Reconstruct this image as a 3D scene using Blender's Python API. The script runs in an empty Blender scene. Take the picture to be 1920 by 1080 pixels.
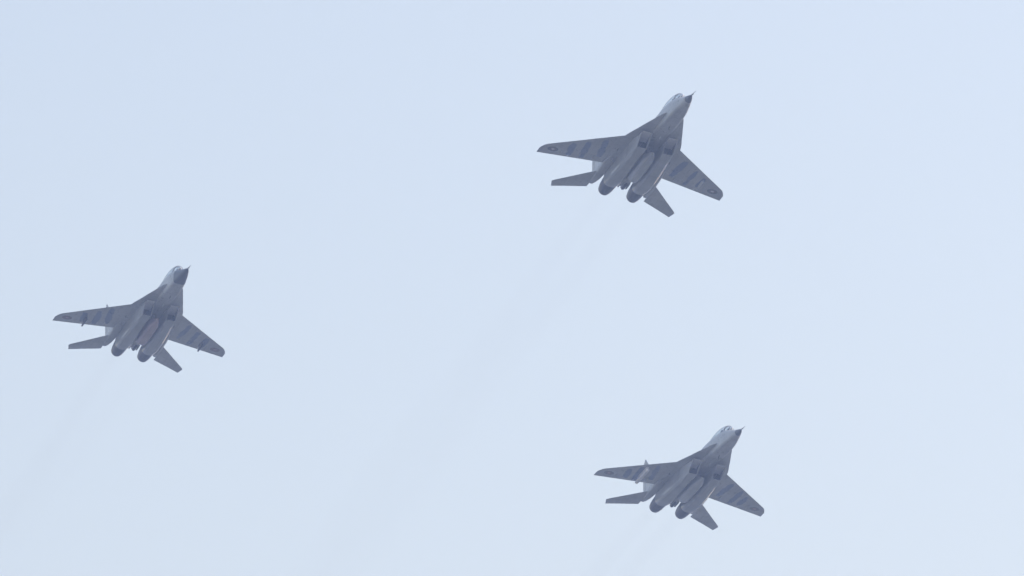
import bpy, bmesh, math, random
from mathutils import Matrix, Vector
R = math.radians
scene = bpy.context.scene
COL = scene.collection

# ------------------------------------------------------------------ camera
cam_data = bpy.data.cameras.new('camera')
cam_data.sensor_width = 36.0
cam_data.lens = 300.0
cam_data.clip_start = 0.5
cam_data.clip_end = 60000.0
cam = bpy.data.objects.new('camera', cam_data)
cam.location = (0.0, 0.0, 1.7)
cam.rotation_euler = (R(90.0 + 20.0), 0.0, 0.0)
COL.objects.link(cam)
scene.camera = cam

# ------------------------------------------------------------------ sky and sun
SUN_EL, SUN_AZ = 47.0, 72.0            # azimuth to the right of the view direction
world = bpy.data.worlds.new('World')
scene.world = world
world.use_nodes = True
wn = world.node_tree
bg = wn.nodes['Background']
sky = wn.nodes.new('ShaderNodeTexSky')
sky.sky_type = 'NISHITA'
sky.sun_disc = False
sky.sun_elevation = R(SUN_EL)
sky.sun_rotation = R(SUN_AZ)
sky.altitude = 100.0
sky.air_density = 2.0
sky.dust_density = 3.0
sky.ozone_density = 1.0
tint = wn.nodes.new('ShaderNodeMix')          # one even white balance for the whole sky
tint.data_type = 'RGBA'
tint.blend_type = 'MULTIPLY'
tint.inputs['Factor'].default_value = 1.0
tint.inputs[7].default_value = (1.12, 0.97, 0.92, 1.0)
wn.links.new(sky.outputs['Color'], tint.inputs[6])
wn.links.new(tint.outputs[2], bg.inputs['Color'])
bg.inputs['Strength'].default_value = 0.15

sun_data = bpy.data.lights.new('sun', 'SUN')
sun_data.energy = 2.6
sun_data.angle = R(0.6)
sun_data.color = (1.0, 0.96, 0.89)
sun = bpy.data.objects.new('sun', sun_data)
sd = Vector((math.sin(R(SUN_AZ)) * math.cos(R(SUN_EL)), math.cos(R(SUN_AZ)) * math.cos(R(SUN_EL)), math.sin(R(SUN_EL))))
sun.rotation_euler = sd.to_track_quat('Z', 'Y').to_euler()
sun.location = (0, 0, 400)
COL.objects.link(sun)

vs = scene.view_settings
vs.view_transform = 'Standard'
vs.look = 'None'
vs.exposure = 0.38
vs.gamma = 1.0
vs.use_curve_mapping = False
scene.render.engine = 'CYCLES'
scene.cycles.use_denoising = True
scene.cycles.max_bounces = 8
scene.cycles.volume_bounces = 2
scene.cycles.filter_width = 1.5

# ------------------------------------------------------------------ materials
def new_mat(name):
    m = bpy.data.materials.new(name)
    m.use_nodes = True
    nt = m.node_tree
    return m, nt, nt.nodes['Principled BSDF']

def ramp(nt, fac, stops):
    n = nt.nodes.new('ShaderNodeValToRGB')
    while len(n.color_ramp.elements) < len(stops):
        n.color_ramp.elements.new(0.5)
    for e, (p, c) in zip(n.color_ramp.elements, stops):
        e.position = p
        e.color = (*c, 1)
    nt.links.new(fac, n.inputs['Fac'])
    return n.outputs['Color']

def noise(nt, vec, scale, detail=4.0, rough=0.55):
    n = nt.nodes.new('ShaderNodeTexNoise')
    n.inputs['Scale'].default_value = scale
    n.inputs['Detail'].default_value = detail
    n.inputs['Roughness'].default_value = rough
    nt.links.new(vec, n.inputs['Vector'])
    return n.outputs['Fac']

def mix(nt, fac, a, b, mode='MIX'):
    n = nt.nodes.new('ShaderNodeMix')
    n.data_type = 'RGBA'
    n.blend_type = mode
    for sock, v in ((n.inputs['Factor'], fac), (n.inputs[6], a), (n.inputs[7], b)):
        if isinstance(v, (int, float)):
            sock.default_value = v
        elif isinstance(v, tuple):
            sock.default_value = (*v, 1)
        else:
            nt.links.new(v, sock)
    return n.outputs[2]

def math_node(nt, op, a, b=None, c=None, clamp=False):
    n = nt.nodes.new('ShaderNodeMath')
    n.operation = op
    n.use_clamp = clamp
    for i, v in enumerate((a, b, c)):
        if v is None:
            continue
        if isinstance(v, (int, float)):
            n.inputs[i].default_value = v
        else:
            nt.links.new(v, n.inputs[i])
    return n.outputs[0]

def objvec(nt, offset=(0, 0, 0), scale=(1, 1, 1)):
    tc = nt.nodes.new('ShaderNodeTexCoord')
    mp = nt.nodes.new('ShaderNodeMapping')
    mp.inputs['Location'].default_value = offset
    mp.inputs['Scale'].default_value = scale
    nt.links.new(tc.outputs['Object'], mp.inputs['Vector'])
    return mp.outputs['Vector'], tc.outputs['Object']

def paint(name, base, seed, stripes=None, rough=0.28, grime=0.36):
    """Weathered military paint: soft mottling, streaks along the airflow, faint panel seams and camouflage bars."""
    m, nt, b = new_mat(name)
    vec, obj = objvec(nt, (seed * 7.3, seed * 3.1, seed))
    big = noise(nt, vec, 0.55, 3.0)
    fine = noise(nt, vec, 5.0, 6.0, 0.65)
    svec, _ = objvec(nt, (seed * 5.1, seed, 0), (0.35, 5.0, 5.0))
    streak = noise(nt, svec, 1.6, 5.0, 0.6)
    lo = tuple(c * 0.86 for c in base)
    hi = tuple(min(1, c * 1.12) for c in base)
    col = ramp(nt, big, [(0.35, lo), (0.65, hi)])
    col = mix(nt, math_node(nt, 'MULTIPLY', ramp(nt, streak, [(0.45, (0, 0, 0)), (0.75, (1, 1, 1))]), grime), col,
              tuple(c * 0.62 for c in base))
    col = mix(nt, math_node(nt, 'MULTIPLY', ramp(nt, fine, [(0.5, (0, 0, 0)), (0.8, (1, 1, 1))]), 0.25), col,
              tuple(min(1, c * 1.25) for c in base))
    # panel seams: thin darker lines of paint and dirt in the joints
    br = nt.nodes.new('ShaderNodeTexBrick')
    br.inputs['Scale'].default_value = 1.0
    br.inputs['Brick Width'].default_value = 1.35
    br.inputs['Row Height'].default_value = 0.62
    br.inputs['Mortar Size'].default_value = 0.011
    br.inputs['Mortar Smooth'].default_value = 0.4
    br.inputs['Color1'].default_value = (1, 1, 1, 1)
    br.inputs['Color2'].default_value = (0.84, 0.85, 0.86, 1)
    br.inputs['Mortar'].default_value = (0.74, 0.74, 0.75, 1)
    nt.links.new(obj, br.inputs['Vector'])
    col = mix(nt, 0.8, col, br.outputs['Color'], 'MULTIPLY')
    if stripes:
        sep = nt.nodes.new('ShaderNodeSeparateXYZ')
        nt.links.new(obj, sep.inputs[0])
        wob = noise(nt, vec, 1.1, 3.0)
        wob2 = noise(nt, vec, 2.6, 3.0)
        fac = None
        for (yc, half, x0, x1, tilt) in stripes:
            # chordwise bars of darker blue grey paint with irregular sides
            ys = math_node(nt, 'ADD', sep.outputs['Y'], math_node(nt, 'MULTIPLY', sep.outputs['X'], tilt))
            dy = math_node(nt, 'ABSOLUTE', math_node(nt, 'SUBTRACT', ys, yc + tilt * 0.5 * (x0 + x1)))
            dy = math_node(nt, 'ADD', dy, math_node(nt, 'MULTIPLY', math_node(nt, 'SUBTRACT', wob, 0.5), 0.30))
            dx = math_node(nt, 'ABSOLUTE', math_node(nt, 'SUBTRACT', sep.outputs['X'], 0.5 * (x0 + x1)))
            tt = math_node(nt, 'DIVIDE', dx, 0.5 * abs(x1 - x0))
            wide = math_node(nt, 'MULTIPLY', half, math_node(nt, 'SUBTRACT', 1.0, math_node(nt, 'MULTIPLY', 0.38, math_node(nt, 'MULTIPLY', tt, tt))))
            sy = math_node(nt, 'MULTIPLY', math_node(nt, 'SUBTRACT', wide, dy), 14.0, clamp=True)
            dx = math_node(nt, 'ADD', dx, math_node(nt, 'MULTIPLY', math_node(nt, 'SUBTRACT', wob2, 0.5), 0.6))
            sx = math_node(nt, 'MULTIPLY', math_node(nt, 'SUBTRACT', 0.5 * abs(x1 - x0), dx), 6.0, clamp=True)
            f = math_node(nt, 'MULTIPLY', sy, sx)
            fac = f if fac is None else math_node(nt, 'MAXIMUM', fac, f)
        col = mix(nt, math_node(nt, 'MULTIPLY', fac, 0.95), col, (base[0] * 0.26, base[1] * 0.36, base[2] * 0.64))
    nt.links.new(col, b.inputs['Base Color'])
    rr = nt.nodes.new('ShaderNodeMapRange')
    rr.inputs['To Min'].default_value = max(0.06, rough - 0.1)
    rr.inputs['To Max'].default_value = rough + 0.14
    nt.links.new(fine, rr.inputs['Value'])
    nt.links.new(rr.outputs[0], b.inputs['Roughness'])
    return m

def simple(name, col, rough=0.5, metal=0.0, var=0.2, scale=6.0):
    m, nt, b = new_mat(name)
    vec, _ = objvec(nt)
    n = noise(nt, vec, scale, 5.0)
    c = ramp(nt, n, [(0.3, tuple(x * (1 - var) for x in col)), (0.7, tuple(min(1, x * (1 + var)) for x in col))])
    nt.links.new(c, b.inputs['Base Color'])
    b.inputs['Roughness'].default_value = rough
    b.inputs['Metallic'].default_value = metal
    return m

def nozzle_mat():
    m, nt, b = new_mat('burnt_nozzle_metal')
    vec, _ = objvec(nt, (0, 0, 0), (1.0, 3.0, 3.0))
    n = noise(nt, vec, 2.5, 5.0)
    c = ramp(nt, n, [(0.3, (0.045, 0.045, 0.055)), (0.55, (0.075, 0.075, 0.085)), (0.8, (0.12, 0.105, 0.10))])
    nt.links.new(c, b.inputs['Base Color'])
    b.inputs['Metallic'].default_value = 0.55
    b.inputs['Roughness'].default_value = 0.42
    return m

def glass_mat():
    m = bpy.data.materials.new('canopy_glass')
    m.use_nodes = True
    nt = m.node_tree
    nt.nodes.remove(nt.nodes['Principled BSDF'])
    vec, _ = objvec(nt)
    n = noise(nt, vec, 3.0, 3.0)
    tr = nt.nodes.new('ShaderNodeBsdfTransparent')
    nt.links.new(ramp(nt, n, [(0.3, (0.88, 0.91, 0.93)), (0.7, (0.94, 0.96, 0.97))]), tr.inputs['Color'])
    gl = nt.nodes.new('ShaderNodeBsdfGlossy')
    gl.inputs['Roughness'].default_value = 0.09
    lw = nt.nodes.new('ShaderNodeLayerWeight')
    lw.inputs['Blend'].default_value = 0.5
    fac = math_node(nt, 'ADD', 0.035, math_node(nt, 'MULTIPLY', 0.75, math_node(nt, 'POWER', lw.outputs['Facing'], 5.0)))
    mx = nt.nodes.new('ShaderNodeMixShader')
    nt.links.new(fac, mx.inputs[0])
    nt.links.new(tr.outputs[0], mx.inputs[1])
    nt.links.new(gl.outputs[0], mx.inputs[2])
    nt.links.new(mx.outputs[0], nt.nodes['Material Output'].inputs['Surface'])
    return m

M = {}
M['nozzle'] = nozzle_mat()
M['dark'] = simple('soot_black_lining', (0.02, 0.02, 0.024), 0.7)
M['duct'] = simple('intake_duct_painted_shade', (0.05, 0.055, 0.065), 0.6)  # shade of the deep intake put into the lining's colour
M['ramp'] = simple('ramp_grey', (0.72, 0.71, 0.73), 0.4, 0.0, 0.08)
M['fan'] = simple('compressor_titanium', (0.10, 0.10, 0.11), 0.4, 0.7)
M['steel'] = simple('bare_steel', (0.30, 0.31, 0.33), 0.35, 0.8)
M['pale'] = simple('pale_primer', (0.66, 0.67, 0.66), 0.45, 0.0, 0.15)
M['white'] = simple('off_white_paint', (0.72, 0.70, 0.70), 0.45, 0.0, 0.08)
M['radome'] = simple('dark_radome', (0.055, 0.066, 0.082), 0.4, 0.0, 0.12)
M['radome_tip'] = simple('grey_radome_tip', (0.13, 0.145, 0.17), 0.4, 0.0, 0.12)
M['pylon_dark'] = simple('dark_pylon_grey', (0.055, 0.06, 0.075), 0.5)
M['pylon_pale'] = simple('pale_pylon_grey', (0.84, 0.81, 0.81), 0.35, 0.0, 0.12)
M['green'] = simple('faded_green', (0.13, 0.15, 0.15), 0.5)
M['red'] = simple('faded_red', (0.20, 0.13, 0.135), 0.5)
M['pink'] = simple('faded_pink', (0.50, 0.36, 0.37), 0.5)
M['sensor'] = simple('sensor_glass', (0.75, 0.77, 0.8), 0.1, 1.0, 0.05)
M['ring_brown'] = simple('faded_brown_ring', (0.25, 0.20, 0.205), 0.5)
M['ring_grey'] = simple('faded_grey_ring', (0.24, 0.24, 0.255), 0.5)
M['seat'] = simple('seat_black', (0.03, 0.03, 0.032), 0.7)
M['helmet'] = simple('helmet_grey', (0.35, 0.36, 0.36), 0.35)
M['glass'] = glass_mat()

# ------------------------------------------------------------------ mesh helpers (aircraft frame: x forward, y left, z up; s = metres behind the probe tip)
X0 = 9.5                                 # the aircraft's origin lies 9.5 m behind the probe tip
def P(s, y, z):
    return (X0 - s, y, z)

def build(name, verts, faces, mat, parent, sharp=35.0):
    me = bpy.data.meshes.new(name)
    me.from_pydata(verts, [], faces)
    bm = bmesh.new()
    bm.from_mesh(me)
    bmesh.ops.remove_doubles(bm, verts=bm.verts, dist=0.0004)
    bmesh.ops.recalc_face_normals(bm, faces=bm.faces)
    bm.to_mesh(me)
    bm.free()
    for p in me.polygons:
        p.use_smooth = True
    me.set_sharp_from_angle(angle=R(sharp))
    me.materials.append(mat)
    o = bpy.data.objects.new(name, me)
    COL.objects.link(o)
    o.parent = parent
    return o

class MB:
    def __init__(self):
        self.v, self.f = [], []
    def loft(self, rings, cap0=True, cap1=True):
        n = len(rings[0])
        base = len(self.v)
        for r in rings:
            self.v += [tuple(p) for p in r]
        for i in range(len(rings) - 1):
            for j in range(n):
                a = base + i * n + j
                b = base + i * n + (j + 1) % n
                self.f.append((a, b, b + n, a + n))
        if cap0:
            self.f.append(tuple(base + j for j in range(n)))
        if cap1:
            self.f.append(tuple(base + (len(rings) - 1) * n + j for j in range(n)))
        return self
    def box(self, s0, s1, y0, y1, z0, z1):
        b = len(self.v)
        self.v += [P(s, y, z) for s in (s0, s1) for y in (y0, y1) for z in (z0, z1)]
        for f in ((0, 1, 3, 2), (4, 6, 7, 5), (0, 4, 5, 1), (2, 3, 7, 6), (0, 2, 6, 4), (1, 5, 7, 3)):
            self.f.append(tuple(b + i for i in f))
        return self
    def build(self, name, mat, parent, sharp=35.0):
        return build(name, self.v, self.f, mat, parent, sharp)

def sup(s, cy, cz, hw, hh, e=2.0, n=28, slant=None, cham=0.0):
    pts = []
    for k in range(n):
        a = 2 * math.pi * (k + 0.5) / n
        c, d = math.cos(a), math.sin(a)
        y = cy + hw * math.copysign(abs(c) ** (2 / e), c)
        z = cz + hh * math.copysign(abs(d) ** (2 / e), d)
        if cham and z < cz:
            # bevelled lower edges
            d = (hw - abs(y - cy)) + (hh - (cz - z))
            if d < cham:
                k2 = 0.5 * (cham - d)
                y -= math.copysign(k2, y - cy)
                z += k2
        ss = s + (slant(z) if slant else 0)
        pts.append(P(ss, y, z))
    return pts

def interp(tab, s):
    if s <= tab[0][0]:
        return tab[0][1:]
    for a, b in zip(tab, tab[1:]):
        if s <= b[0]:
            t = (s - a[0]) / (b[0] - a[0])
            return tuple(x + (y - x) * t for x, y in zip(a[1:], b[1:]))
    return tab[-1][1:]

def smooth_tab(tab, s):
    """Catmull-Rom through a table of values."""
    k = [r[0] for r in tab]
    if s <= k[0]:
        return tab[0][1:]
    if s >= k[-1]:
        return tab[-1][1:]
    i = max(j for j in range(len(k) - 1) if k[j] <= s)
    t = (s - k[i]) / (k[i + 1] - k[i])
    out = []
    for c in range(1, len(tab[0])):
        p1, p2 = tab[i][c], tab[i + 1][c]
        h = k[i + 1] - k[i]
        m1 = (p2 - tab[i - 1][c]) / (k[i + 1] - k[i - 1]) * h if i > 0 else (p2 - p1)
        m2 = (tab[i + 2][c] - p1) / (k[i + 2] - k[i]) * h if i + 2 < len(k) else (p2 - p1)
        out.append((2 * t**3 - 3 * t**2 + 1) * p1 + (t**3 - 2 * t**2 + t) * m1 + (-2 * t**3 + 3 * t**2) * p2 + (t**3 - t**2) * m2)
    return tuple(out)

def frange(a, b, n):
    return [a + (b - a) * i / n for i in range(n + 1)]

# forebody: s, centre z, half width, half height, exponent
FORE = [(0.88, -0.25, 0.05, 0.05, 2.0), (1.10, -0.255, 0.125, 0.125, 2.0), (1.5, -0.235, 0.215, 0.22, 2.05), (2.1, -0.155, 0.32, 0.34, 2.25),
        (3.0, -0.005, 0.435, 0.505, 2.7), (4.0, 0.13, 0.49, 0.625, 3.1), (5.0, 0.22, 0.52, 0.66, 3.4), (6.0, 0.31, 0.53, 0.64, 3.4),
        (7.0, 0.36, 0.53, 0.57, 3.0), (8.5, 0.34, 0.53, 0.44, 2.6), (10.5, 0.30, 0.52, 0.34, 2.3), (13.0, 0.18, 0.48, 0.24, 2.3)]
def fore_ring(s, n=56, grow=0.0):
    zc, hw, hh, e = smooth_tab(FORE, s)
    k = 1.0 + 0.9 * max(0.0, min(1.0, (s - 1.6) / 1.6))      # flatter underside than top
    top = sup(s, 0, zc, hw + grow, hh + grow, e, n)
    low = sup(s, 0, zc, (hw + grow) * (1 - 0.05 * (k - 1)), hh + grow, e * k, n)
    return [a if a[2] >= zc else b for a, b in zip(top, low)]

# planform half width of the lifting body with its leading edge extensions
BODY = [(4.15, 0.40), (4.4, 0.56), (4.7, 0.68), (5.2, 0.815), (6.0, 1.03), (6.6, 1.195), (7.2, 1.345), (7.8, 1.515), (8.3, 1.635), (8.77, 1.72),
        (9.2, 1.80), (10.0, 1.84), (13.1, 1.84), (13.3, 1.84)]
def body_edge_z(s):
    return -0.055 * max(0.0, min(1.0, (9.2 - s) / 1.2))

# wing: leading edge, trailing edge, mid plane, thickness
def w_le(y):
    s = 8.77 + (y - 1.72) * 0.935
    if y > 5.34:
        u = (y - 5.34) / 0.41
        s += 0.46 * u ** 3.0
    return s
def w_te(y):
    return 13.05 + (y - 1.79) * 0.162
def w_mid(y):
    return -0.005 - (y - 1.7) * 0.036
def w_thick(y, f):
    chord = w_te(y) - w_le(y)
    t = 0.052 * max(chord, 0.6)
    return max(0.004, t * 2.2 * (math.sqrt(max(f, 0)) * 0.9 - 0.35 * f - 0.55 * f * f) * 0.75)
def w_low(y, s):
    f = (s - w_le(y)) / (w_te(y) - w_le(y))
    return w_mid(y) - 0.5 * w_thick(y, min(max(f, 0), 1))

def wing_piece(name, side, ys, f0, f1, mat, parent, nf=10, shrink=1.0):
    m = MB()
    rings = []
    for y in ys:
        le, te = w_le(y), w_te(y)
        up, lo = [], []
        for i in range(nf + 1):
            u = i / nf
            f = f0 + (f1 - f0) * (u * u if f0 == 0 and f1 > 0.5 else u)
            s = le + (te - le) * f
            h = 0.5 * w_thick(y, f) * shrink
            up.append(P(s, side * y, w_mid(y) + h))
            lo.append(P(s, side * y, w_mid(y) - h))
        rings.append(up + lo[::-1])
    m.loft(rings)
    return m.build(name, mat, parent, 30)

def disc_on_wing(side, yc, sc, r0, r1, drop, n=40):
    m = MB()
    rings = []
    nr = 1 if r0 else 4
    for i in range(nr + 1):
        r = r0 + (r1 - r0) * i / nr
        rings.append([(sc + r * math.cos(2 * math.pi * k / n), yc + r * math.sin(2 * math.pi * k / n)) for k in range(n)])
    for dz in (drop, drop - 0.002):
        b = len(m.v)
        for ring in rings:
            m.v += [P(s, side * y, w_low(y, s) - dz) for s, y in ring]
        for i in range(nr):
            for k in range(n):
                a = b + i * n + k
                c = b + i * n + (k + 1) % n
                m.f.append((a, c, c + n, a + n))
    return m

def flat_surface(pts_le, pts_te, thick, mat, name, parent, nf=8):
    """Thin control surface through matching leading and trailing edge points; thick = (root, tip)."""
    m = MB()
    rings = []
    n = len(pts_le)
    for i, (a, b) in enumerate(zip(pts_le, pts_te)):
        a, b = Vector(a), Vector(b)
        span = (Vector(pts_le[-1]) - Vector(pts_le[0]))
        nrm = (b - a).cross(span).normalized()
        th = thick[0] + (thick[1] - thick[0]) * i / (n - 1)
        up, lo = [], []
        for k in range(nf + 1):
            f = k / nf
            h = 0.5 * th * max(0.06, 4 * f * (1 - f) if f < 0.5 else 1 - (2 * f - 1) ** 1.4 * 0.94)
            c = a.lerp(b, f)
            up.append(tuple(c + nrm * h))
            lo.append(tuple(c - nrm * h))
        rings.append(up + lo[::-1])
    m.loft(rings)
    return m.build(name, mat, parent, 30)

# nacelles: s, centre y, half width, bottom z, top z, exponent
NAC = [(7.06, 0.80, 0.305, -0.955, -0.205, 11.0), (7.6, 0.81, 0.32, -0.99, -0.18, 10.0), (8.3, 0.83, 0.34, -1.03, -0.08, 8.0), (9.2, 0.85, 0.37, -1.07, 0.10, 7.0),
       (10.4, 0.88, 0.395, -1.10, 0.20, 6.5), (11.6, 0.895, 0.425, -1.10, 0.24, 6.0), (12.8, 0.895, 0.46, -1.07, 0.20, 5.0), (13.6, 0.895, 0.485, -1.01, 0.12, 3.6), (14.05, 0.895, 0.49, -0.97, 0.07, 2.4)]

def nac_ring(s, side, inset=0.0, n=96):
    cy, hw, z0, z1, e = smooth_tab(NAC, s)
    k = max(0.0, 1.0 - (s - 7.06) / 2.6) ** 1.5
    sl = lambda z: k * 1.05 * (-0.205 - z)
    return sup(s, side * cy, 0.5 * (z0 + z1), hw - inset, 0.5 * (z1 - z0) - inset, e, n, sl, 0.15 * max(0.0, min(1.0, (s - 7.7) / 1.2)) if not inset else 0.0)

# ------------------------------------------------------------------ the ground (below the frame; it lights the aircraft from beneath)
def make_ground():
    me = bpy.data.meshes.new('ground')
    n, rad = 96, 9000.0
    verts, faces = [(0, 0, 0)], []
    radii = (60, 240, 900, 3000, rad)
    for r in radii:
        verts += [(r * math.cos(2 * math.pi * k / n), r * math.sin(2 * math.pi * k / n), 0) for k in range(n)]
    for k in range(n):
        faces.append((0, 1 + k, 1 + (k + 1) % n))
    for i in range(len(radii) - 1):
        for k in range(n):
            a = 1 + i * n + k
            b = 1 + i * n + (k + 1) % n
            faces.append((a, a + n, b + n, b))
    me.from_pydata(verts, [], faces)
    o = bpy.data.objects.new('ground', me)
    m, nt, b = new_mat('dry_grassland')
    vec, _ = objvec(nt)
    patch = noise(nt, vec, 0.004, 5.0)
    tuft = noise(nt, vec, 0.9, 8.0, 0.7)
    c = ramp(nt, patch, [(0.3, (0.056, 0.064, 0.044)), (0.5, (0.086, 0.088, 0.066)), (0.72, (0.128, 0.118, 0.096))])
    c = mix(nt, math_node(nt, 'MULTIPLY', tuft, 0.5), c, (0.04, 0.045, 0.03))
    nt.links.new(c, b.inputs['Base Color'])
    b.inputs['Roughness'].default_value = 0.95
    me.materials.append(m)
    COL.objects.link(o)
    o['kind'] = 'structure'
make_ground()

# ------------------------------------------------------------------ the jets
GROUP = 'fighter jets flying in formation'

def blade(parent, name, s, y, z, length, height, mat, sweep=0.12, th=0.02):
    m = MB()
    m.loft([[P(s, y - th / 2, z), P(s, y + th / 2, z), P(s + length, y + th / 2, z), P(s + length, y - th / 2, z)],
            [P(s + sweep, y - th / 3, z - height), P(s + sweep, y + th / 3, z - height), P(s + sweep + length * 0.5, y + th / 3, z - height), P(s + sweep + length * 0.5, y - th / 3, z - height)]])
    return m.build(name, mat, parent)

def make_pylon(parent, side, y, s0, s1, drop, mat, rail=True, width=0.075):
    zt = w_low(y, 0.5 * (s0 + s1)) + 0.03
    m = MB()
    rings = []
    for t in frange(0, 1, 10):
        s = s0 + 0.10 + (s1 - s0 - 0.2) * t
        w = width * (0.25 + 0.75 * math.sin(math.pi * min(1, max(0, 0.06 + 0.88 * t))) ** 0.5)
        rings.append([P(s, side * y - w, zt), P(s, side * y + w, zt), P(s + 0.05, side * y + w, zt - drop), P(s + 0.05, side * y - w, zt - drop)])
    m.loft(rings)
    p = m.build('pylon', mat, parent)
    if rail:
        r = MB()
        rings = []
        for t, k in ((0, 0.3), (0.04, 0.85), (0.1, 1), (0.9, 1), (0.97, 0.8), (1, 0.45)):
            rings.append(sup(s0 - 0.05 + (s1 - s0 + 0.25) * t, side * y, zt - drop - 0.05, width * 1.15 * k, max(0.06, width) * k, 3, 12))
        r.loft(rings)
        r.build('launch_rail', mat, p)
    return p

def make_jet(spec):
    seed = spec['seed']
    rnd = random.Random(seed)
    root = bpy.data.objects.new('fighter_jet', None)
    root.empty_display_size = 2.0
    COL.objects.link(root)
    root['label'] = spec['label']
    root['category'] = 'fighter jet'
    root['group'] = GROUP
    base = spec['base']
    body_m = paint('airframe_paint', base, seed)
    nac_m = paint('nacelle_paint', tuple(c * 0.90 for c in base), seed + 11, grime=0.45, rough=0.14)
    fin_m = paint('tail_paint', tuple(c * 1.02 for c in base), seed + 5)

    # ---- fuselage and nose
    rs = spec['radome_s']
    m = MB().loft([fore_ring(s) for s in [rs] + [s for s in frange(0.9, 13.0, 60) if s > rs + 0.05]])
    fus = m.build('fuselage', body_m, root)
    m = MB().loft([fore_ring(s) for s in [s for s in frange(0.88, rs - 0.02, 14)]])
    m.build('nose_cone', M[spec.get('radome', 'radome_tip')], root)
    m = MB()
    m.loft([sup(s, 0, -0.335 + 0.1 * s, r, r, 2, 12) for s, r in ((0.0, 0.006), (0.05, 0.014), (0.45, 0.018), (0.5, 0.026), (0.8, 0.034), (1.0, 0.055))])
    pr = m.build('pitot_probe', M['steel'], root)
    for sgn in (-1, 1):
        v = MB()
        v.loft([[P(0.52, 0, -0.285 + 0.01), P(0.62, 0, -0.285 + 0.01), P(0.62, 0, -0.30), P(0.52, 0, -0.30)],
                [P(0.60, sgn * 0.06, -0.28), P(0.65, sgn * 0.06, -0.28), P(0.65, sgn * 0.06, -0.285), P(0.60, sgn * 0.06, -0.285)]])
        v.build('probe_vane', M['steel'], pr)

    # ---- lifting body with leading edge extensions
    rings = []
    ny = 30
    ss = sorted(set([r[0] for r in BODY] + frange(4.15, 13.3, 50)))
    for s in ss:
        w = smooth_tab(BODY, s)[0] if s < 9.9 else 1.84
        grow = min(1.0, (s - 4.15) / 3.5)
        aft = 1.0 - max(0.0, (s - 11.5) / 1.8) * 0.55
        up, lo = [], []
        for i in range(ny + 1):
            u = -1 + 2 * i / ny
            au = abs(u)
            up.append(P(s, u * w, body_edge_z(s) + 0.012 + (0.10 + 0.34 * grow * aft) * (1 - au ** 2.2) * grow + 0.03 * (1 - au)))
            lo.append(P(s, u * w, body_edge_z(s) - 0.012 - (0.03 + 0.08 * max(0.0, min(1, (s - 7.4) / 2.0))) * (1 - au ** 3.0)))
        rings.append(up + lo[::-1])
    lb = MB().loft(rings).build('lifting_body', body_m, root, 40)

    # ---- cockpit
    CAN = [(2.92, 0.03, 0.50), (3.15, 0.22, 0.70), (3.57, 0.37, 1.03), (4.1, 0.43, 1.20), (4.7, 0.465, 1.30), (5.3, 0.475, 1.32), (5.9, 0.455, 1.26), (6.4, 0.41, 1.16), (6.7, 0.36, 1.08)]
    def can_ring(s, inset=0.0, n=20):
        hw, top = smooth_tab(CAN, s)
        z0 = 0.40 + 0.10 * (s - 2.8)
        pts = []
        for k in range(n + 1):
            a = math.pi * k / n
            pts.append(P(s, (hw - inset) * math.cos(a), z0 + (max(top - inset, z0 + 0.02) - z0) * math.sin(a) ** 0.9))
        return pts
    def open_shell(rs):
        m = MB()
        n = len(rs[0])
        for r in rs:
            m.v += r
        for i in range(len(rs) - 1):
            for j in range(n - 1):
                a = i * n + j
                m.f.append((a, a + 1, a + 1 + n, a + n))
        return m
    def shell(s0, s1, n, inset):
        return open_shell([can_ring(s, inset) for s in frange(s0, s1, n)])
    ws = shell(2.92, 3.54, 12, 0.0)
    wso = ws.build('windscreen', M['glass'], root)
    cn = shell(3.60, 6.7, 18, 0.0)
    cno = cn.build('canopy', M['glass'], root)
    for o in (wso, cno):
        mod = o.modifiers.new('pane_thickness', 'SOLIDIFY')
        mod.thickness = 0.012
        mod.offset = -1
    for s, wd in ((3.57, 0.035),):
        fr = MB()
        quad = [can_ring(s - wd, -0.012), can_ring(s + wd, -0.012), can_ring(s + wd, 0.045), can_ring(s - wd, 0.045)]
        n = len(quad[0])
        for r in quad:
            fr.v += r
        for q in range(4):
            for j in range(n - 1):
                a0, b0 = q * n + j, ((q + 1) % 4) * n + j
                fr.f.append((a0, a0 + 1, b0 + 1, b0))
        fr.build('canopy_frame', body_m, cno)
    st = MB()
    st.box(4.42, 4.90, -0.22, 0.22, 0.40, 0.56)
    st.box(4.82, 5.04, -0.21, 0.21, 0.56, 1.00)
    st.box(4.86, 5.06, -0.13, 0.13, 1.00, 1.20)
    st.build('ejection_seat', M['seat'], root)
    hu = MB()
    hu.box(3.34, 3.62, -0.16, 0.16, 0.44, 0.70)
    hu.loft([[P(3.38, -0.09, 0.70), P(3.38, 0.09, 0.70), P(3.58, 0.09, 0.70), P(3.58, -0.09, 0.70)], [P(3.52, -0.05, 0.90), P(3.52, 0.05, 0.90), P(3.56, 0.05, 0.90), P(3.56, -0.05, 0.90)]])
    hu.build('instrument_coaming', M['seat'], root)
    irb = MB()
    irb.loft([sup(s, -0.13, 0.44, r, r, 2, 14) for s, r in ((2.50, 0.02), (2.53, 0.06), (2.58, 0.085), (2.65, 0.095), (2.8, 0.09), (3.0, 0.07), (3.2, 0.03))])
    irb.build('sensor_ball', M['sensor'], root)
    # spine behind the canopy
    sp = MB()
    SP = [(6.25, 0.42, 1.15), (6.6, 0.46, 1.13), (7.2, 0.51, 1.10), (8.0, 0.54, 1.05), (9.2, 0.54, 0.94), (10.6, 0.48, 0.80), (12.2, 0.40, 0.62), (13.6, 0.30, 0.46), (14.6, 0.22, 0.34), (15.1, 0.14, 0.2)]
    rings = []
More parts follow.
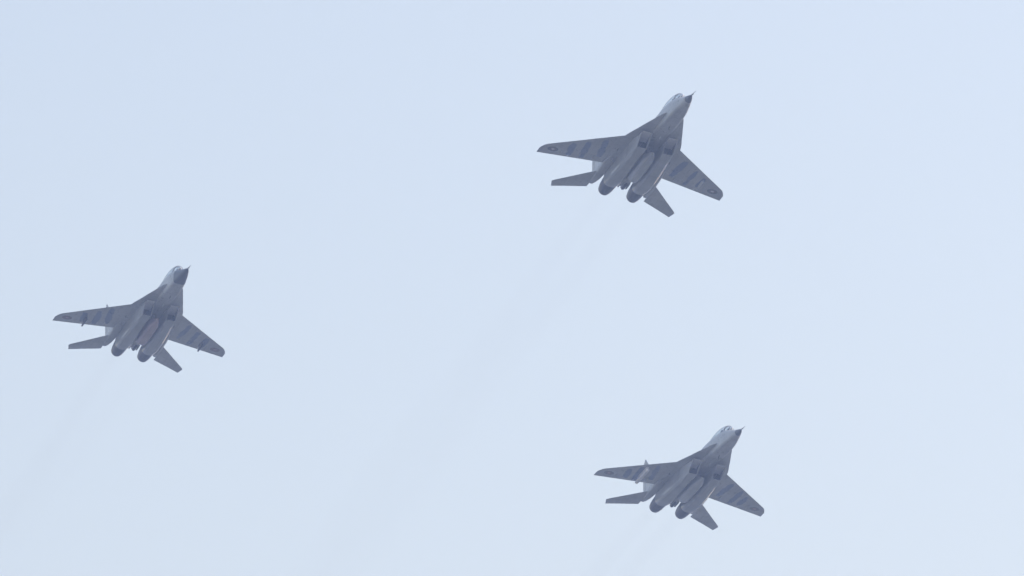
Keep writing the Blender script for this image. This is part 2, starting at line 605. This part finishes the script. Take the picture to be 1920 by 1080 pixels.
    for s in frange(6.25, 15.1, 34):
        hw, top = smooth_tab(SP, s)
        rings.append(sup(s, 0, 0.5 * (top - 0.1), hw, 0.5 * (top + 0.1), 2.6, 20))
    sp.loft(rings)
    sp.build('spine', body_m, root)

    # ---- wings
    for side in (-1, 1):
        stripes = []
        for (yc, half, a, b, tilt) in spec['stripes']:
            j = rnd.uniform(-0.09, 0.09)
            half *= rnd.uniform(0.8, 1.2)
            stripes.append((side * (yc + j), half + 0.045, X0 - b - 0.15 + rnd.uniform(-0.15, 0.15), X0 - a + 0.15, side * tilt))
        wm = paint('wing_paint', base, seed + 2 + side, stripes)
        w = wing_piece('wing', side, frange(1.30, 5.28, 12) + [5.38, 5.48, 5.57, 5.65, 5.71, 5.735, 5.75], 0.085, 0.775, wm, root)
        wing_piece('leading_edge_flap', side, frange(1.40, 3.55, 8), 0.0, 0.083, wm, w, 5)
        wing_piece('leading_edge_flap', side, frange(3.555, 5.28, 6), 0.0, 0.083, wm, w, 5)
        wing_piece('leading_edge_tip', side, [5.285, 5.38, 5.48, 5.57, 5.65, 5.71, 5.735, 5.75], 0.0, 0.084, wm, w, 5)
        wing_piece('flap', side, frange(1.79, 3.95, 8), 0.779, 1.0, wm, w, 5)
        wing_piece('aileron', side, frange(3.964, 5.158, 6), 0.779, 1.0, wm, w, 5)
        wing_piece('trailing_edge_tip', side, [5.16, 5.3, 5.45, 5.57, 5.65, 5.71, 5.735, 5.75], 0.776, 1.0, wm, w, 5)
        # roundel under the tip
        k = spec['roundel']
        disc_on_wing(side, 5.0, 12.74, 0.205, 0.32, 0.004).build('roundel_outer_ring', M[k[0]], w)
        disc_on_wing(side, 5.0, 12.74, 0.105, 0.205, 0.004).build('roundel_inner_ring', M[k[1]], w)
        disc_on_wing(side, 5.0, 12.74, 0.0, 0.105, 0.004).build('roundel_centre', M[k[2]], w)
        for yy in (2.55, 3.35, 4.45):
            f = MB()
            rings = []
            for t, q in ((0, 0.15), (0.15, 0.7), (0.45, 1), (0.8, 0.7), (1, 0.12)):
                s = w_te(yy) - 0.95 + 0.8 * t
                rings.append(sup(s, side * yy, w_low(yy, s) - 0.004, 0.035 * q, 0.055 * q, 2, 10))
            f.loft(rings)
            f.build('hinge_fairing', wm, w)
    # ---- engines
    for side in (-1, 1):
        sn = [7.06, 7.1, 7.2] + frange(7.35, 14.05, 34)
        outer = [nac_ring(s, side) for s in sn]
        inner = [nac_ring(s, side, i) for s, i in ((7.06, 0.012), (7.2, 0.03), (7.45, 0.04))]
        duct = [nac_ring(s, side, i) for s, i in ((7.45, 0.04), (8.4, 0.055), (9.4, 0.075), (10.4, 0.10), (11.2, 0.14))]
        m = MB()
        m.loft(outer[::-1] + inner, True, False)
        nac = m.build('engine_nacelle', nac_m, root, 40)
        c = smooth_tab(NAC, 11.15)
        m = MB()
        m.loft([nac_ring(s, side, i) for s, i in ((11.1, 0.13), (11.15, 0.13))])
        m.build('compressor_face', M['fan'], nac)
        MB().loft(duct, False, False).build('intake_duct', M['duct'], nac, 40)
        # intake ramp
        m = MB()
        cy = side * 0.80
        hw = 0.285
        prof = [(7.09, -0.235), (7.55, -0.275), (7.95, -0.34), (8.2, -0.40), (8.22, -0.37), (7.95, -0.305), (7.55, -0.245), (7.09, -0.225)]
        m.loft([[P(s, cy - hw, z) for s, z in prof], [P(s, cy + hw, z) for s, z in prof]])
        m.build('intake_ramp', M['ramp'], nac, 20)
        # diverter wedge between ramp and body
        m = MB()
        m.loft([sup(s, cy, -0.09, w, 0.075, 4, 12) for s, w in ((7.45, 0.02), (8.0, 0.17), (8.9, 0.28))])
        m.build('boundary_layer_diverter', body_m, nac)
        # nozzle of overlapping petals
        m = MB()
        rings = []
        prof = [(13.95, 0.485), (14.25, 0.478), (14.5, 0.468), (14.52, 0.455), (14.95, 0.44), (15.3, 0.405), (15.55, 0.365)]
        nn = 64
        for s, r in prof:
            ring = []
            for k in range(nn):
                a = 2 * math.pi * k / nn
                rr = r * (1 + (0.006 if k % 4 in (0, 1) else -0.006) * (1 if s > 14.5 else 0))
                ring.append(P(s, side * 0.885 + rr * math.cos(a), -0.475 - 0.028 * (s - 14.0) + rr * math.sin(a)))
            rings.append(ring)
        m.loft(rings, True, False)
        lin = [[P(s, side * 0.885 + r * math.cos(2 * math.pi * k / nn), -0.475 - 0.028 * (s - 14) + r * math.sin(2 * math.pi * k / nn)) for k in range(nn)] for s, r in ((15.55, 0.355), (15.2, 0.37), (14.8, 0.40), (14.3, 0.40))]
        m.loft([rings[-1]] + lin, False, True)
        nz = m.build('exhaust_nozzle', M['nozzle'], root, 25)
        m = MB()
        m.loft([[P(14.3 + d, side * 0.885 + r * math.cos(a), -0.475 + r * math.sin(a)) for a in [2 * math.pi * k / 24 for k in range(24)]] for d, r in ((0.02, 0.39), (0.10, 0.2), (0.5, 0.03))])
        m.build('afterburner_core', M['dark'], nz)
        # tail boom beside the nacelle
        m = MB()
        rings = []
        for s, y0, y1, zl, zu in ((11.6, 1.26, 1.70, -0.05, 0.25), (12.4, 1.28, 1.83, -0.19, 0.30), (13.2, 1.30, 1.86, -0.26, 0.30), (14.2, 1.34, 1.87, -0.29, 0.27), (14.9, 1.40, 1.87, -0.29, 0.22), (15.4, 1.48, 1.85, -0.27, 0.12), (15.75, 1.58, 1.81, -0.24, -0.02), (15.86, 1.64, 1.76, -0.21, -0.10)):
            rings.append(sup(s, side * 0.5 * (y0 + y1), 0.5 * (zl + zu), 0.5 * (y1 - y0), 0.5 * (zu - zl), 4.5, 20))
        m.loft(rings)
        m.build('tail_boom', body_m, root)
        # tailplane
        le = [P(14.02, side * 1.80, -0.13), P(14.62, side * 2.27, -0.155), P(15.5, side * 2.95, -0.20), P(16.42, side * 3.68, -0.25), P(16.62, side * 3.82, -0.263), P(16.74, side * 3.875, -0.268)]
        te = [P(16.34, side * 1.80, -0.21), P(16.60, side * 2.27, -0.228), P(16.96, side * 2.95, -0.255), P(17.32, side * 3.60, -0.285), P(17.37, side * 3.69, -0.29), P(17.38, side * 3.72, -0.292)]
        flat_surface(le, te, (0.13, 0.035), fin_m, 'tailplane', root)
        # fin and rudder: canted outwards
        def F(s, h):
            return P(s, side * (1.66 + h * 0.128), 0.10 + h)
        hs = frange(0, 1.9, 6) + [1.915, 2.2, 2.33, 2.42]
        lef = lambda h: 12.75 + h * 1.055
        TEF = [(0, 15.78), (0.6, 15.88), (1.9, 15.93), (2.2, 15.80), (2.42, 15.45)]
        tef = lambda h: interp(TEF, h)[0]
        hinge = lambda h: 15.22 + h * 0.10 if h < 1.905 else tef(h)
        fin = flat_surface([F(lef(h), h) for h in hs], [F(hinge(h), h) for h in hs], (0.16, 0.06), fin_m, 'fin', root)
        h2 = frange(0.0, 1.905, 6)
        flat_surface([F(hinge(h) + 0.008, h) for h in h2], [F(tef(h), h) for h in h2], (0.09, 0.05), fin_m, 'rudder', fin)
        m = MB()
        m.loft([sup(s, side * 1.63, 0.18, w, h, 3, 12) for s, w, h in ((9.6, 0.02, 0.05), (10.4, 0.06, 0.14), (12.0, 0.075, 0.22), (13.2, 0.08, 0.2))])
        m.build('fin_root_fillet', fin_m, fin)
    # ---- tail between the engines
    m = MB()
    m.loft([sup(s, 0, zc, w, h, 3, 20) for s, zc, w, h in ((12.6, 0.0, 0.46, 0.24), (13.8, -0.02, 0.40, 0.24), (14.6, -0.06, 0.30, 0.22), (15.0, -0.08, 0.24, 0.19), (15.12, -0.09, 0.17, 0.13))])
    tf = m.build('tail_fairing', nac_m, root)
    m = MB()
    m.loft([sup(s, 0.12, -0.30, r, r, 2, 16) for s, r in ((14.2, 0.06), (14.5, 0.12), (15.1, 0.12), (15.2, 0.09))])
    m.build('parachute_tube', M['pylon_dark'], tf)
    for y in (-0.2, -0.02, 0.3):
        m = MB()
        m.loft([sup(q, y, -0.33, 0.05 * k, 0.06 * k, 2.5, 10) for q, k in ((14.2, 0.8), (14.4, 1), (14.95 + 0.12 * abs(y), 1), (15.05 + 0.12 * abs(y), 0.6))])
        m.build('airbrake_strut', M['steel'], tf)
    m = MB()
    m.loft([[P(13.6, -0.33, -0.36), P(13.6, 0.33, -0.36), P(13.6, 0.33, -0.33), P(13.6, -0.33, -0.33)], [P(14.7, -0.26, -0.34), P(14.7, 0.26, -0.34), P(14.7, 0.26, -0.30), P(14.7, -0.26, -0.30)]])
    m.build('airbrake_panel', nac_m, tf)

    # ---- centreline fuel tank
    m = MB()
    TK = [(8.2, 0.03, 0.04, -0.93), (8.3, 0.12, 0.12, -0.92), (8.6, 0.22, 0.22, -0.89), (9.0, 0.30, 0.30, -0.85), (9.5, 0.345, 0.35, -0.82), (10.5, 0.36, 0.365, -0.80), (12.0, 0.36, 0.36, -0.80), (12.25, 0.345, 0.34, -0.80), (12.4, 0.30, 0.29, -0.80), (12.47, 0.23, 0.22, -0.80), (12.5, 0.12, 0.12, -0.80)]
    m.loft([sup(s, 0, zc, w, h, min(6.0, 2.2 + 2.6 * max(0, s - 8.4)), 96, None, 0.16 * max(0.0, min(1.0, (s - 8.6) / 0.8))) for s, w, h, zc in TK])
    tk = m.build('fuel_tank', paint('tank_paint', spec.get('tank', tuple(c * 1.0 for c in base)), seed + 21, grime=0.4, rough=0.14), root, 50)
    m = MB()
    m.box(9.3, 11.7, -0.09, 0.09, -0.62, -0.05)
    m.build('tank_mount', body_m, tk)
    m = MB()
    m.box(12.2, 12.9, -0.03, 0.03, -0.85, -0.30)
    m.build('tank_drain', M['pylon_dark'], tk)

    # ---- gear doors, aerials and small fittings
    for side in (-1, 1):
        blade(root, 'aerial', 10.35, side * 1.62, -0.15, 0.22, 0.10, M['pylon_dark'])
        blade(root, 'actuator_fairing', 11.75, side * 1.55, -0.17, 0.55, 0.09, nac_m, 0.1, 0.07)
    blade(root, 'aerial', 5.0, 0.0, -0.5, 0.26, 0.13, M['pylon_dark'])
    blade(root, 'aerial', 6.9, 0.0, -0.36, 0.2, 0.12, M['pale'])

    # ---- what hangs under or marks the wings
    if spec.get('mount'):
        for s0, s1, wdt in ((11.62, 11.70, 0.04), (11.78, 12.48, 0.075), (12.54, 12.64, 0.06), (12.70, 12.80, 0.055), (12.93, 13.03, 0.05)):
            m = MB()
            m.box(s0, s1, 4.10 - wdt, 4.10 + wdt, w_low(4.1, s0) - 0.035, w_low(4.1, s0) + 0.02)
            m.build('pylon_mount_plate', M['pale'], root)
    for (side, y, s0, s1, drop, mat, rail, wd) in spec.get('pylons', []):
        make_pylon(root, side, y, s0, s1, drop, M[mat], rail, wd)
    # ---- place it
    rows = spec['rot']
    mat3 = Matrix(rows)
    loc = Vector(spec['loc']) + mat3 @ Vector((-X0, 0, 0))
    root.matrix_world = Matrix.Translation(loc) @ mat3.to_quaternion().to_matrix().to_4x4()
    return root, mat3, loc

GREY = (0.475, 0.48, 0.475)
ST = [(2.45, 0.16, 9.95, 12.35, -0.09), (3.3, 0.17, 10.75, 13.0, -0.06), (4.0, 0.17, 11.45, 12.95, -0.06)]
jets = [
    make_jet(dict(seed=1, base=GREY, radome_s=1.55, stripes=ST, mount=True, roundel=('green', 'red', 'white'),
        label='largest grey fighter jet, leading at upper right, pale dashed strip under one wing',
        rot=[[0.27667, 0.94861, 0.15357], [-0.9603, 0.26697, 0.08095], [0.03579, -0.16987, 0.98482]], loc=(10.712, 461.388, 182.12))),
    make_jet(dict(seed=2, base=GREY, radome='radome', tank=(0.46, 0.34, 0.34), radome_s=2.95, stripes=ST, roundel=('ring_brown', 'ring_brown', 'pink'),
        pylons=[(1, 3.95, 11.7, 12.85, 0.24, 'pylon_dark', True, 0.05), (-1, 3.9, 11.7, 12.85, 0.24, 'pylon_dark', True, 0.05)],
        label='grey fighter jet at far left with a large dark nose cone and dark wing pylons',
        rot=[[0.29024, 0.95121, 0.10474], [-0.95625, 0.28409, 0.06978], [0.03662, -0.12041, 0.99205]], loc=(-20.405, 510.308, 189.321))),
    make_jet(dict(seed=3, base=GREY, radome_s=1.5, stripes=ST, roundel=('ring_grey', 'ring_brown', 'pink'),
        pylons=[(-1, 3.1, 10.35, 12.65, 0.22, 'pylon_pale', True, 0.10)],
        label='grey fighter jet at lower right with one pale pylon under its wing',
        rot=[[0.29966, 0.94488, 0.13192], [-0.9535, 0.29194, 0.07492], [0.03228, -0.14823, 0.98843]], loc=(14.831, 511.114, 178.736))),
]

# ------------------------------------------------------------------ exhaust smoke: two thin trails behind each jet
def smoke_mat(density):
    m = bpy.data.materials.new('thin_exhaust_smoke')
    m.use_nodes = True
    nt = m.node_tree
    nt.nodes.remove(nt.nodes['Principled BSDF'])
    pv = nt.nodes.new('ShaderNodeVolumePrincipled')
    pv.inputs['Color'].default_value = (0.40, 0.42, 0.46, 1)
    pv.inputs['Anisotropy'].default_value = 0.2
    vec, obj = objvec(nt, (0, 0, 0), (0.12, 0.5, 0.5))
    n = noise(nt, vec, 1.0, 3.0)
    sep = nt.nodes.new('ShaderNodeSeparateXYZ')
    nt.links.new(obj, sep.inputs[0])
    # thins out with the distance behind the nozzle
    dist = math_node(nt, 'MULTIPLY', sep.outputs['X'], -1.0)
    fall = math_node(nt, 'DIVIDE', density, math_node(nt, 'ADD', 1.0, math_node(nt, 'DIVIDE', dist, 14.0)))
    d = math_node(nt, 'MULTIPLY', fall, math_node(nt, 'ADD', 0.35, math_node(nt, 'MULTIPLY', n, 1.3)))
    nt.links.new(d, pv.inputs['Density'])
    nt.links.new(pv.outputs[0], nt.nodes['Material Output'].inputs['Volume'])
    return m

def trail(root_m, side, length, density, mat):
    v, f = [], []
    n = 16
    rnd = random.Random(17 + side)
    cuts = [0.0, 1.5, 4, 8, 14, 22, 34, 50, 70, 95, 125, 160, 200]
    cuts = [c for c in cuts if c < length] + [length]
    for c in cuts:
        r = 0.32 + 0.33 * (c / 10.0) ** 0.66
        wy = 0.25 * math.sin(c * 0.11 + side) * min(1, c / 20)
        wz = 0.2 * math.sin(c * 0.083 + 2 * side) * min(1, c / 20)
        v += [(-c, wy + r * math.cos(2 * math.pi * k / n), wz + r * math.sin(2 * math.pi * k / n)) for k in range(n)]
    for i in range(len(cuts) - 1):
        for k in range(n):
            a, b = i * n + k, i * n + (k + 1) % n
            f.append((a, b, b + n, a + n))
    f.append(tuple(range(n)))
    f.append(tuple(range((len(cuts) - 1) * n, len(cuts) * n)))
    o = build('exhaust_smoke', v, f, mat, None, 60)
    o.matrix_world = root_m
    o['kind'] = 'stuff'
    o['category'] = 'smoke'
    o['group'] = 'faint exhaust smoke trails'
    return o

trail_names = ['upper right', 'far left', 'lower right']
for i, (root, mat3, loc) in enumerate(jets):
    q = mat3.to_quaternion().to_matrix().to_4x4()
    for side in (-1, 1):
        start = loc + mat3 @ Vector((X0 - 15.75, side * 0.885, -0.52))
        sm = smoke_mat(0.011 if i == 1 and side > 0 else (0.019, 0.026, 0.024)[i])
        o = trail(Matrix.Translation(start) @ q, side, 190.0, 0.012, sm)
        o['label'] = 'faint grey smoke trail behind the %s engine of the %s jet' % ('image-left' if side < 0 else 'image-right', trail_names[i])

# ------------------------------------------------------------------ haze
me = bpy.data.meshes.new('haze')
hx, z0, z1 = 9500.0, -1.0, 206.0
me.from_pydata([(x, y, z) for x in (-hx, hx) for y in (-hx, hx) for z in (z0, z1)], [],
               [(0, 1, 3, 2), (4, 6, 7, 5), (0, 4, 5, 1), (2, 3, 7, 6), (0, 2, 6, 4), (1, 5, 7, 3)])
hz = bpy.data.objects.new('haze', me)
COL.objects.link(hz)
hz['kind'] = 'stuff'
hz['label'] = 'pale even summer haze filling the air'
hz['category'] = 'haze'
hm = bpy.data.materials.new('summer_haze')
hm.use_nodes = True
ht = hm.node_tree
ht.nodes.remove(ht.nodes['Principled BSDF'])
hv = ht.nodes.new('ShaderNodeVolumePrincipled')
hv.inputs['Color'].default_value = (0.47, 0.62, 1.0, 1)
hv.inputs['Density'].default_value = 0.00043
hv.inputs['Anisotropy'].default_value = 0.3
ht.links.new(hv.outputs[0], ht.nodes['Material Output'].inputs['Volume'])
me.materials.append(hm)
